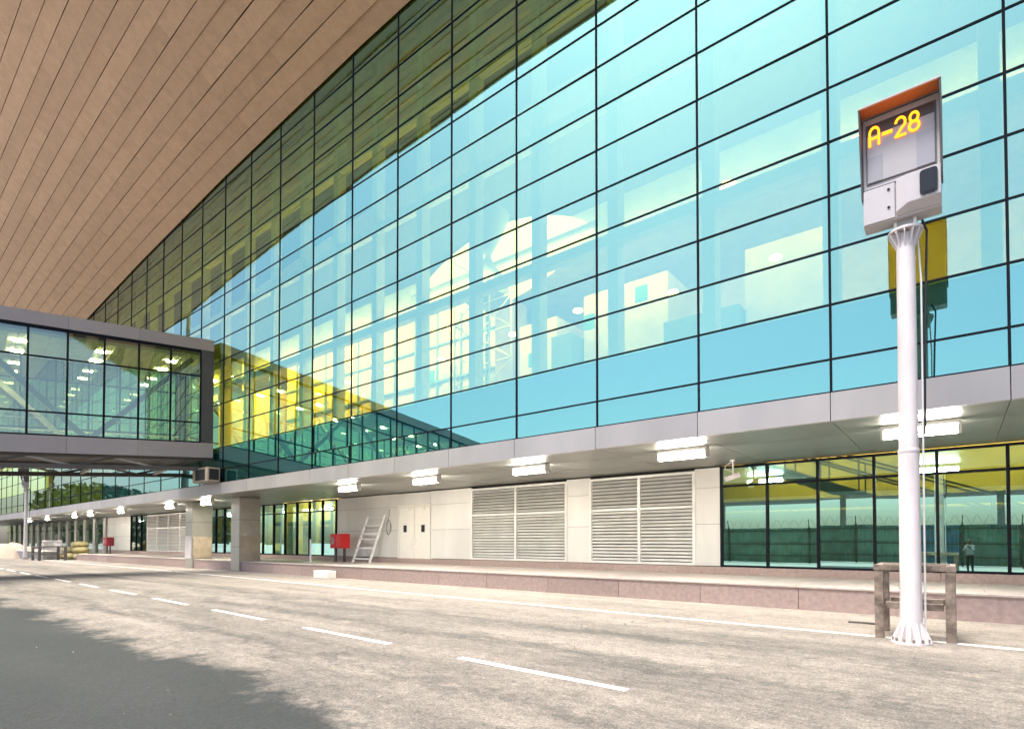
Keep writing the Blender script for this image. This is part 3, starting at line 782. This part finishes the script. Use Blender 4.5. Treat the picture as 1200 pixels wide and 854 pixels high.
    MB().path([(-s + .2, d + .1, zb + .05), (-s + .27, d + .2, zb - .15), (-s + .25, d + .24, zb - .8), (-s + .22, d + .22, 4.6), (-s + .21, d + .2, 3.4), (-s + .17, d + .12, 3.2)], .018).build('cable', 'black_rubber', pole)
    MB().path([(-s + .14, d + .12, zb + .02), (-s + .19, d + .1, 5.8), (-s + .18, d + .09, .1)], .014).build('conduit', 'aluminium', pole)
    return t
display(.62, 10.92, 'white pole with amber A-28 screen standing beside the road at right')
display(68.5, 12.3, 'far white display pole seen beneath the tall bridge at left', text=False)

def guard(s0, s1, d0, d1, h, label, lw=.13, mat='steel_worn'):
    t = thing('guard_frame', (-(s0 + s1) / 2, (d0 + d1) / 2, 0), label, 'guard frame', 'steel guard frames at the display poles')
    for s in (s0, s1 - lw):
        for d in (d0, d1 - lw):
            MB().box(-s - lw, -s, d, d + lw, 0, h - .001).build('post', mat, t, bevel=.008)
    for z0, z1, ins in ((h - .10, h, -.012), (.50, .61, .02)):
        for d in (d0, d1 - .08):
            MB().box(-s1 + ins + (lw if z0 < .6 else 0), -s0 - ins - (lw if z0 < .6 else 0), d + ins, d + .08 - ins * .2, z0, z1).build('rail', mat, t, bevel=.006)
        for s in (s0, s1 - .08):
            MB().box(-s - .08 + .004, -s - .004, d0 + .085, d1 - .085, z0 + .003, z1 - .003).build('side_rail', mat, t, bevel=.006)
    return t
guard(.06, 1.14, 11.22, 12.25, 1.23, 'rusty square steel guard frame behind the A-28 display pole')
guard(62.0, 64.6, 12.0, 14.0, 1.25, 'dark far guard frame beside the far display pole', .2, 'truss_steel')

# ------------------------------------------------------------------ lamps under the canopy
def canopy_light(s, label, power=45):
    t = thing('canopy_light', (-s, 14.4, ZF0), label, 'light', 'fluorescent lights under the canopy')
    z = ZF0
    MB().box(-s - .68, -s + .68, 14.30, 14.52, z - .085, z - .008).build('housing', 'aluminium', t)
    MB().extr([P(s + .68, 14.27, z - .14), P(s + .68, 14.31, z - .05), P(s + .68, 14.51, z - .05), P(s + .68, 14.55, z - .14)][::1], (1.36, 0, 0)).build('reflector', 'white_paint', t) if False else None
    MB().extr([P(s + .62, 14.31, z - .10), P(s + .62, 14.31, z - .20), P(s + .62, 14.35, z - .27), P(s + .62, 14.47, z - .27), P(s + .62, 14.51, z - .20), P(s + .62, 14.51, z - .10)], (1.24, 0, 0)).build('diffuser', 'tube_white', t)
    for x in (-.655, .655): MB().box(-s + x - .025, -s + x + .025, 14.30, 14.52, z - .28, z - .086).build('end_cap', 'aluminium', t)
    ld = bpy.data.lights.new('canopy_lamp', 'AREA'); ld.shape = 'RECTANGLE'; ld.size = 1.2; ld.size_y = .2; ld.energy = power; ld.color = (1, .93, .80)
    o = bpy.data.objects.new('lamp', ld); setup(o, None, t, (-s, 14.41, z - .29))
for s, lb in ((.62, 'lit fluorescent light behind the A-28 pole above the green glass'), (5.74, 'lit fluorescent light above the right end of the louvred wall'),
              (10.8, 'lit fluorescent light above the pier between the two louvre bays'), (15.7, 'lit fluorescent light over the white double door'),
              (20.6, 'lit fluorescent light above the ladder and red hose cabinet'), (34.6, 'lit fluorescent light between the two kerb columns'),
              (40.0, 'lit fluorescent light above the far louvred wall'), (49.3, 'lit fluorescent light above the far blank panel wall'),
              (56.7, 'lit fluorescent light above the dark red hose cabinet'), (61.3, 'lit fluorescent light above the yellow sacks'),
              (70.6, 'lit fluorescent light above the white railing'), (78.0, 'farthest lit fluorescent light just right of the far pole')):
    canopy_light(s, lb)

# ------------------------------------------------------------------ small things on the walkway
t = thing('hose_cabinet', P(26.1, 17.7, .555), 'bright red fire hose cabinet on legs beside the ladder', 'hose cabinet', 'red hose cabinets')
def hose(t, s, d, z, mat):
    c = MB().box(-s - .5, -s + .5, d - .28, d + .28, z + .72, z + 1.5).build('cabinet_box', mat, t, bevel=.01)
    MB().box(-s - .46, -s - .02, d - .30, d - .281, z + .77, z + 1.45).build('door_panel', mat, c)
    MB().box(-s + .02, -s + .46, d - .30, d - .281, z + .77, z + 1.45).build('door_panel', mat, c)
    MB().box(-s - .34, -s - .14, d - .306, d - .3005, z + .95, z + 1.3).build('glass_slot', 'screen_grey', c)
    for x in (-.4, .4):
        MB().box(-s + x - .05, -s + x + .05, d - .05, d + .05, z + .001, z + .72).build('leg', 'truss_steel', t)
        MB().box(-s + x - .1, -s + x + .1, d - .1, d + .1, z + .0005, z + .02).build('foot_plate', 'truss_steel', t)
hose(t, 26.1, 17.7, .555, 'red_paint')
t = thing('hose_cabinet', P(60.2, 16.6, .555), 'dark red far hose cabinet beside the yellow sacks', 'hose cabinet', 'red hose cabinets')
hose(t, 60.2, 16.6, .555, 'dark_red')

t = thing('ladder', P(24, 17.6, .557), 'pale aluminium ladder leaning on the panel wall left of the door', 'ladder')
la, lb_ = P(24.75, 17.55, .557), P(23.35, 17.55, .557)
ta, tb = P(24.55, 18.36, 3.02), P(23.15, 18.36, 3.02)
for a, b in ((la, ta), (lb_, tb)): MB().beam(a, b, .07, .11).build('rail', 'aluminium', t)
for k, q in enumerate((.08, .30, .49, .60, .78, .94)):
    MB().beam(la.lerp(ta, q), lb_.lerp(tb, q), .10, .075).build('rung', 'aluminium', t)
b = MB().box(-22.6, -21.5, 13.95, 14.4, .0, .34).build('stone_block', 'white_stone', bevel=.02, label='white stone block lying on the road against the kerb', cat='stone block')
t = thing('short_post', P(26.2, 16.0, .556), 'thin white post on a square base in front of the glazed bay', 'post')
MB().tube(P(26.2, 16.0, .58), P(26.2, 16.0, 1.75), .04).build('shaft', 'aluminium', t, smooth=True)
MB().box(-26.5, -25.9, 15.8, 16.2, .556, .60).build('base', 'white_stone', t)
t = thing('security_camera', P(5.35, 17.4, ZF0), 'small white security camera hanging from the canopy by the green glass', 'camera')
MB().lathe(P(5.35, 17.4, ZF0 - .03), [(.0, 0), (.09, 0), (.09, .035), (0, .035)], 16).build('ceiling_plate', 'white_paint', t)
MB().tube(P(5.35, 17.4, ZF0 - .03), P(5.35, 17.4, ZF0 - .42), .022).build('stem', 'white_paint', t)
MB().beam(P(5.52, 17.25, ZF0 - .58), P(5.20, 17.52, ZF0 - .44), .15, .15).build('camera_body', 'white_paint', t, bevel=.01)
MB().path([P(5.35, 17.4, ZF0 - .05), P(5.55, 17.42, ZF0 - .12), P(5.6, 17.4, ZF0 - .25), P(5.42, 17.38, ZF0 - .32), P(5.3, 17.4, ZF0 - .42)], .012).build('cable', 'white_paint', t)
# coil of cable on the wall left of the door
pts = []
for i in range(60):
    a = i * .42; pts.append(P(22.95 + .22 * math.cos(a) * (1 - i * .006), W - .05 - .0006 * i, 2.42 + .36 * math.sin(a) - .1 * (i % 7) / 7))
pts = [P(22.9, W - .05, 3.3), P(22.93, W - .05, 2.9)] + pts
MB().path(pts, .014, 5).build('cable_coil', 'galv_steel', label='grey coil of cable hanging on the wall beside the door', cat='cable')
# outdoor unit on top of the far canopy edge
t = thing('cooling_unit', P(29.9, 12.5, 4.68), 'beige cooling unit bracketed to the fascia under the tall bridge', 'cooling unit')
MB().box(-31.5, -29.7, 12.35, 12.98, 4.72, 5.42).build('casing', 'wrap_board', t, bevel=.02)
MB().box(-31.1, -30.0, 12.33, 12.349, 4.79, 5.35).build('grille', 'dark_void', t)
MB().box(-29.699, -29.68, 12.43, 12.9, 4.79, 5.35).build('side_grille', 'dark_void', t)
MB().box(-31.4, -29.8, 12.4, 12.99, 4.68, 4.719).build('bracket', 'truss_light', t)

# things at the far end of the walkway
def sack(c, L, W_, H, rz):
    m = MB(); n, k = 14, 9; pts = []
    for j in range(k + 1):
        u = -1 + 2 * j / k; e = (1 - abs(u) ** 4) ** .5 if abs(u) < 1 else .12
        e = max(e, .25)
        for i in range(n):
            a = 2 * math.pi * i / n
            x = u * L / 2; y = math.copysign(abs(math.cos(a)) ** .7, math.cos(a)) * W_ / 2 * e; z = math.copysign(abs(math.sin(a)) ** .8, math.sin(a)) * H / 2 * e
            z += .02 * math.sin(3 * x + y * 5)
            pts.append(Vector((x * math.cos(rz) - y * math.sin(rz), x * math.sin(rz) + y * math.cos(rz), z)) + Vector(c))
    fs = [(j * n + i, j * n + (i + 1) % n, (j + 1) * n + (i + 1) % n, (j + 1) * n + i) for j in range(k) for i in range(n)]
    m.poly(pts, fs + [tuple(range(n - 1, -1, -1)), tuple(range(k * n, (k + 1) * n))]); return m
SKL = ['yellow sack lowest and nearest the dark red hose cabinet', 'yellow sack lowest in the middle of the far pile', 'yellow sack lowest at the left end of the far pile',
       'yellow sack on the upper layer nearest the hose cabinet', 'yellow sack on the upper layer at the left', 'yellow sack topmost on the far pile']
for k, (s, d, z) in enumerate(((63.2, 15.4, .30), (65.6, 15.2, .30), (68.2, 15.3, .30), (64.2, 15.5, .88), (67.0, 15.4, .88), (64.9, 15.6, 1.40))):
    sack(P(s, d, z), 2.5, 1.3, .6, random.uniform(-.2, .2)).build('sack', 'sack_yellow', smooth=True, label=SKL[k], cat='sack', group='yellow sacks at the end of the walkway')
t = thing('railing', P(74.5, 15.6, 0), 'white upright-bar railing before the far shopfront', 'railing')
for z in (.25, 1.75): MB().beam(P(71, 15.6, z), P(79, 15.6, z), .09, .09).build('rail', 'white_paint', t)
for k in range(13): MB().beam(P(71.2 + .63 * k, 15.6, 0), P(71.2 + .63 * k, 15.6, 1.75), .09, .09, up=(0, 1, 0)).build('bar', 'white_paint', t)
for k, (a, b, d) in enumerate(((66.0, 70.6, 13.6), (72.6, 76.0, 13.4))):
    t = thing('planter', P((a + b) / 2, d, 0), ('dark grey planter trough nearer the walkway end', 'dark grey planter trough beside the far guard frame')[k], 'planter', 'planter troughs at the far kerb')
    MB().box(-b, -a, d - .5, d + .5, 0, .7).build('trough', 'planter_grey', t, bevel=.03)
    MB().box(-b - .05, -a + .05, d - .55, d + .55, .701, .80).build('rim', 'white_stone', t, bevel=.02)
def mound(s, d, rad, h, label):
    pts = []; fs = []; n, k = 28, 9
    for j in range(k):
        q = j / (k - 1)
        for i in range(n):
            a = 2 * math.pi * i / n; rr = rad * (1 - q) * (1 + .12 * math.sin(3 * a + s) + .06 * math.sin(7 * a))
            pts.append(P(s + rr * math.cos(a) * 1.3, d + rr * math.sin(a), h * (q ** .85) + .04 * math.sin(5 * a + j)*(1 if j else 0)))
    fs = [(j * n + i, j * n + (i + 1) % n, (j + 1) * n + (i + 1) % n, (j + 1) * n + i) for j in range(k - 1) for i in range(n)]
    return MB().poly(pts, fs + [tuple(range(n - 1, -1, -1))]).build('sand_heap', 'sand', smooth=True, label=label, cat='sand heap')
mound(78, 13.0, 3.2, 1.6, 'heap of pinkish sand at the far left of the road')

# low rubble on the road by the kerb
rng = random.Random(3); rb = MB()
for k in range(150):
    s = rng.uniform(-3, 45); d = rng.choice([rng.gauss(14.2, .25), rng.uniform(2, 13.5)])
    if d > 14.6: continue
    r = rng.uniform(.006, .015) * (1.4 if rng.random() < .1 else 1); c = P(s, d, r * .5)
    pts = [c + Vector((rng.uniform(.6, 1.3) * x * r, rng.uniform(.6, 1.3) * y * r, rng.uniform(.6, 1.2) * z * r)) for x, y, z in ((1, 0, 0), (-1, 0, 0), (0, 1, 0), (0, -1, 0), (0, 0, 1), (0, 0, -.5))]
    rb.poly(pts, [(0, 2, 4), (2, 1, 4), (1, 3, 4), (3, 0, 4), (2, 0, 5), (1, 2, 5), (3, 1, 5), (0, 3, 5)])
rb.build('grit', 'concrete', label='small pale stones scattered over the road', cat='grit', kind='stuff')
MB().path([P(1.30, 12.9, .02), P(1.52, 12.85, .03), P(1.75, 12.9, .02)], .02).build('rod', 'truss_steel', label='short dark rod lying left of the rusty guard frame', cat='rod')

# ------------------------------------------------------------------ behind the camera (seen mirrored in the glass)
FY = -10.5
ft = thing('site_fence', (0, FY, 0), 'green corrugated sheet fence with barbed wire mirrored in the ground-floor glass', 'fence')
for k in range(30):
    x0 = -45 + 3.0 * k
    pts = []; n = 24
    for i in range(n + 1):
        x = x0 + 2.96 * i / n; y = FY + (.03 if i % 2 else -.03)
        pts += [(x, y, .05), (x, y, 2.75)]
    m = MB().poly(pts, [(2 * i, 2 * i + 1, 2 * i + 3, 2 * i + 2) for i in range(n)])
    m.build('sheet', 'fence_blue' if k in (14, 17, 18, 23) else 'fence_green', ft)
    pz = MB().box(x0 - .05, x0 + .05, FY + .04, FY + .14, 0, 2.85); pz.beam((x0, FY + .09, 2.85), (x0, FY + .45, 3.4), .05, .05)
    pz.build('post', 'truss_steel', ft)
    for z in (.6, 1.5, 2.5): MB().box(x0 + .055, x0 + 2.945, FY + .05, FY + .10, z - .04, z + .04).build('rail', 'truss_steel', ft)
    coil = []
    for i in range(40):
        a = i * 2 * math.pi / 8; coil.append((x0 + 3.0 * i / 39, FY + .25 + .25 * math.cos(a), 3.1 + .28 * math.sin(a)))
    MB().path(coil, .012, 4).build('barbed_wire', 'galv_steel', ft)
# open shed roof beyond the fence
ct = thing('apron_shelter', (0, -24, 0), 'long dark open-sided shelter behind the fence, mirrored in the green glass', 'shelter')
MB().box(-40, 45, -26, -17, 5.6, 8.4).build('roof', 'truss_steel', ct)
MB().box(-40, 45, -16.98, -16.85, 5.4, 5.7).build('edge_beam', 'slab_grey', ct)
for k in range(9): MB().box(-38 + 10 * k, -37.6 + 10 * k, -17.6, -17.2, 0, 5.6).build('post', 'truss_light', ct)
# far wood, seen only as low reflections at the far left of the glass
rg = random.Random(11); wd = MB()
for k in range(4200):
    u = rg.random(); x = -430 + 220 * u; top = 27 - 15 * max(0, u - .45) / .55 + 3 * math.sin(x * .21) + 2 * math.sin(x * .63)
    z = top * (1 - rg.random() ** 2 * .95); y = -58 + rg.uniform(-6, 6); r = rg.uniform(.8, 2.0)
    ax = Vector((rg.gauss(0, 1), rg.gauss(0, 1), rg.gauss(0, 1))).normalized(); bx_ = ax.orthogonal().normalized(); cx_ = ax.cross(bx_)
    c = Vector((x, y, max(z, r)))
    wd.poly([c + bx_ * r, c + cx_ * r * .7, c - bx_ * r, c - cx_ * r * .7, c + ax * r * .3], [(0, 1, 4), (1, 2, 4), (2, 3, 4), (3, 0, 4), (3, 2, 1, 0)])
paint('foliage', (.05, .09, .05), .8, var=0, dirt=.5, scale=.4)
wd.build('wood', 'foliage', label='distant dark wood mirrored low in the far glass', cat='wood', kind='stuff')
# floodlight mast
mt = thing('floodlight_mast', (-67, .6, 0), 'tall floodlight mast mirrored in the upper glass', 'mast')
MB().tube((-67, .6, 0), (-67, .6, 30), .45, .18, 16).build('mast', 'galv_steel', mt, smooth=True)
for k in range(6):
    MB().box(-68.6 + .55 * k, -68.15 + .55 * k, .2, .6, 29.4 + .5 * (k % 2), 29.85 + .5 * (k % 2)).build('lamp_head', 'truss_steel', mt)
MB().beam((-68.8, .6, 29.6), (-65.2, .6, 29.6), .15, .15).build('cross_arm', 'truss_steel', mt)

# ------------------------------------------------------------------ the photographer, mirrored in the glass
def person(loc, face, label):
    """standing person, arms raised in front holding a phone"""
    rt = thing('person', loc, label, 'person')
    me = bpy.data.meshes.new('body')
    J = [((0, 0, .95), .15), ((0, 0, 1.12), .145), ((0, 0, 1.30), .165), ((0, -.01, 1.43), .12), ((0, .0, 1.51), .06), ((0, .01, 1.58), .075), ((0, .015, 1.66), .098), ((0, 0, 1.74), .075)]
    E = [(i, i + 1) for i in range(7)]
    def chain(root, pts):
        p = root
        for q, r in pts: J.append((q, r)); E.append((p, len(J) - 1)); p = len(J) - 1
    for sg in (-1, 1):
        chain(0, [((.095 * sg, 0, .88), .095), ((.11 * sg, .02, .50), .062), ((.115 * sg, -.01, .10), .042), ((.12 * sg, .03, .05), .045), ((.13 * sg, .17, .035), .035)])
        chain(3, [((.175 * sg, 0, 1.40), .062), ((.25 * sg, .10, 1.17), .045), ((.16 * sg, .26, 1.36), .036), ((.10 * sg, .30, 1.44), .032), ((.07 * sg, .31, 1.50), .022)])
    me.from_pydata([p for p, r in J], E, []); me.update()
    o = setup(bpy.data.objects.new('body', me), 'shirt', rt, loc)
    for m_ in ('skin', 'trousers', 'hair'): me.materials.append(M[m_])
    md = o.modifiers.new('skin', 'SKIN'); md.use_smooth_shade = True
    sv = me.skin_vertices[0].data
    for i, (p, r) in enumerate(J): sv[i].radius = (r, r); sv[i].use_root = (i == 0)
    sv[2].radius = (.18, .11); sv[1].radius = (.15, .10); sv[0].radius = (.16, .115); sv[3].radius = (.16, .09)
    o.modifiers.new('sub', 'SUBSURF').levels = 2
    dg = bpy.context.evaluated_depsgraph_get()
    em = bpy.data.meshes.new_from_object(o.evaluated_get(dg)); o.modifiers.clear(); o.data = em
    for p in em.polygons:
        c = p.center
        hand = c.y > .22 and c.z > 1.2
        p.material_index = 2 if c.z < .95 else (3 if (c.z > 1.66 and c.y < .07) or c.z > 1.74 else (1 if c.z > 1.49 or hand else 0)); p.use_smooth = True
    ph = MB().box(-.04, .04, -.005, .005, -.08, .08)
    pm_ = bpy.data.meshes.new('phone'); pm_.from_pydata(ph.v, [], ph.f); pm_.update(); pm_.materials.append(M['phone_black'])
    po = setup(bpy.data.objects.new('phone', pm_), None, None, Vector(loc), 'dark phone held up by the photographer', 'phone')
    for x in (o,): x.rotation_euler = (0, 0, face)
    po.location = Vector(loc) + Matrix.Rotation(face, 3, 'Z') @ Vector((0, .325, 1.545)); po.rotation_euler = (0, 0, face)
person((.32, -.40, 0), YAW, 'person in a white shirt raising a phone, mirrored in the green glass')

tot = sum(len(o.data.loop_triangles) if False else len(o.data.polygons) for o in bpy.data.objects if o.type == 'MESH')
print('panes', n_p, 'soffit', cnt, 'objects', len(bpy.data.objects), 'polys', tot)
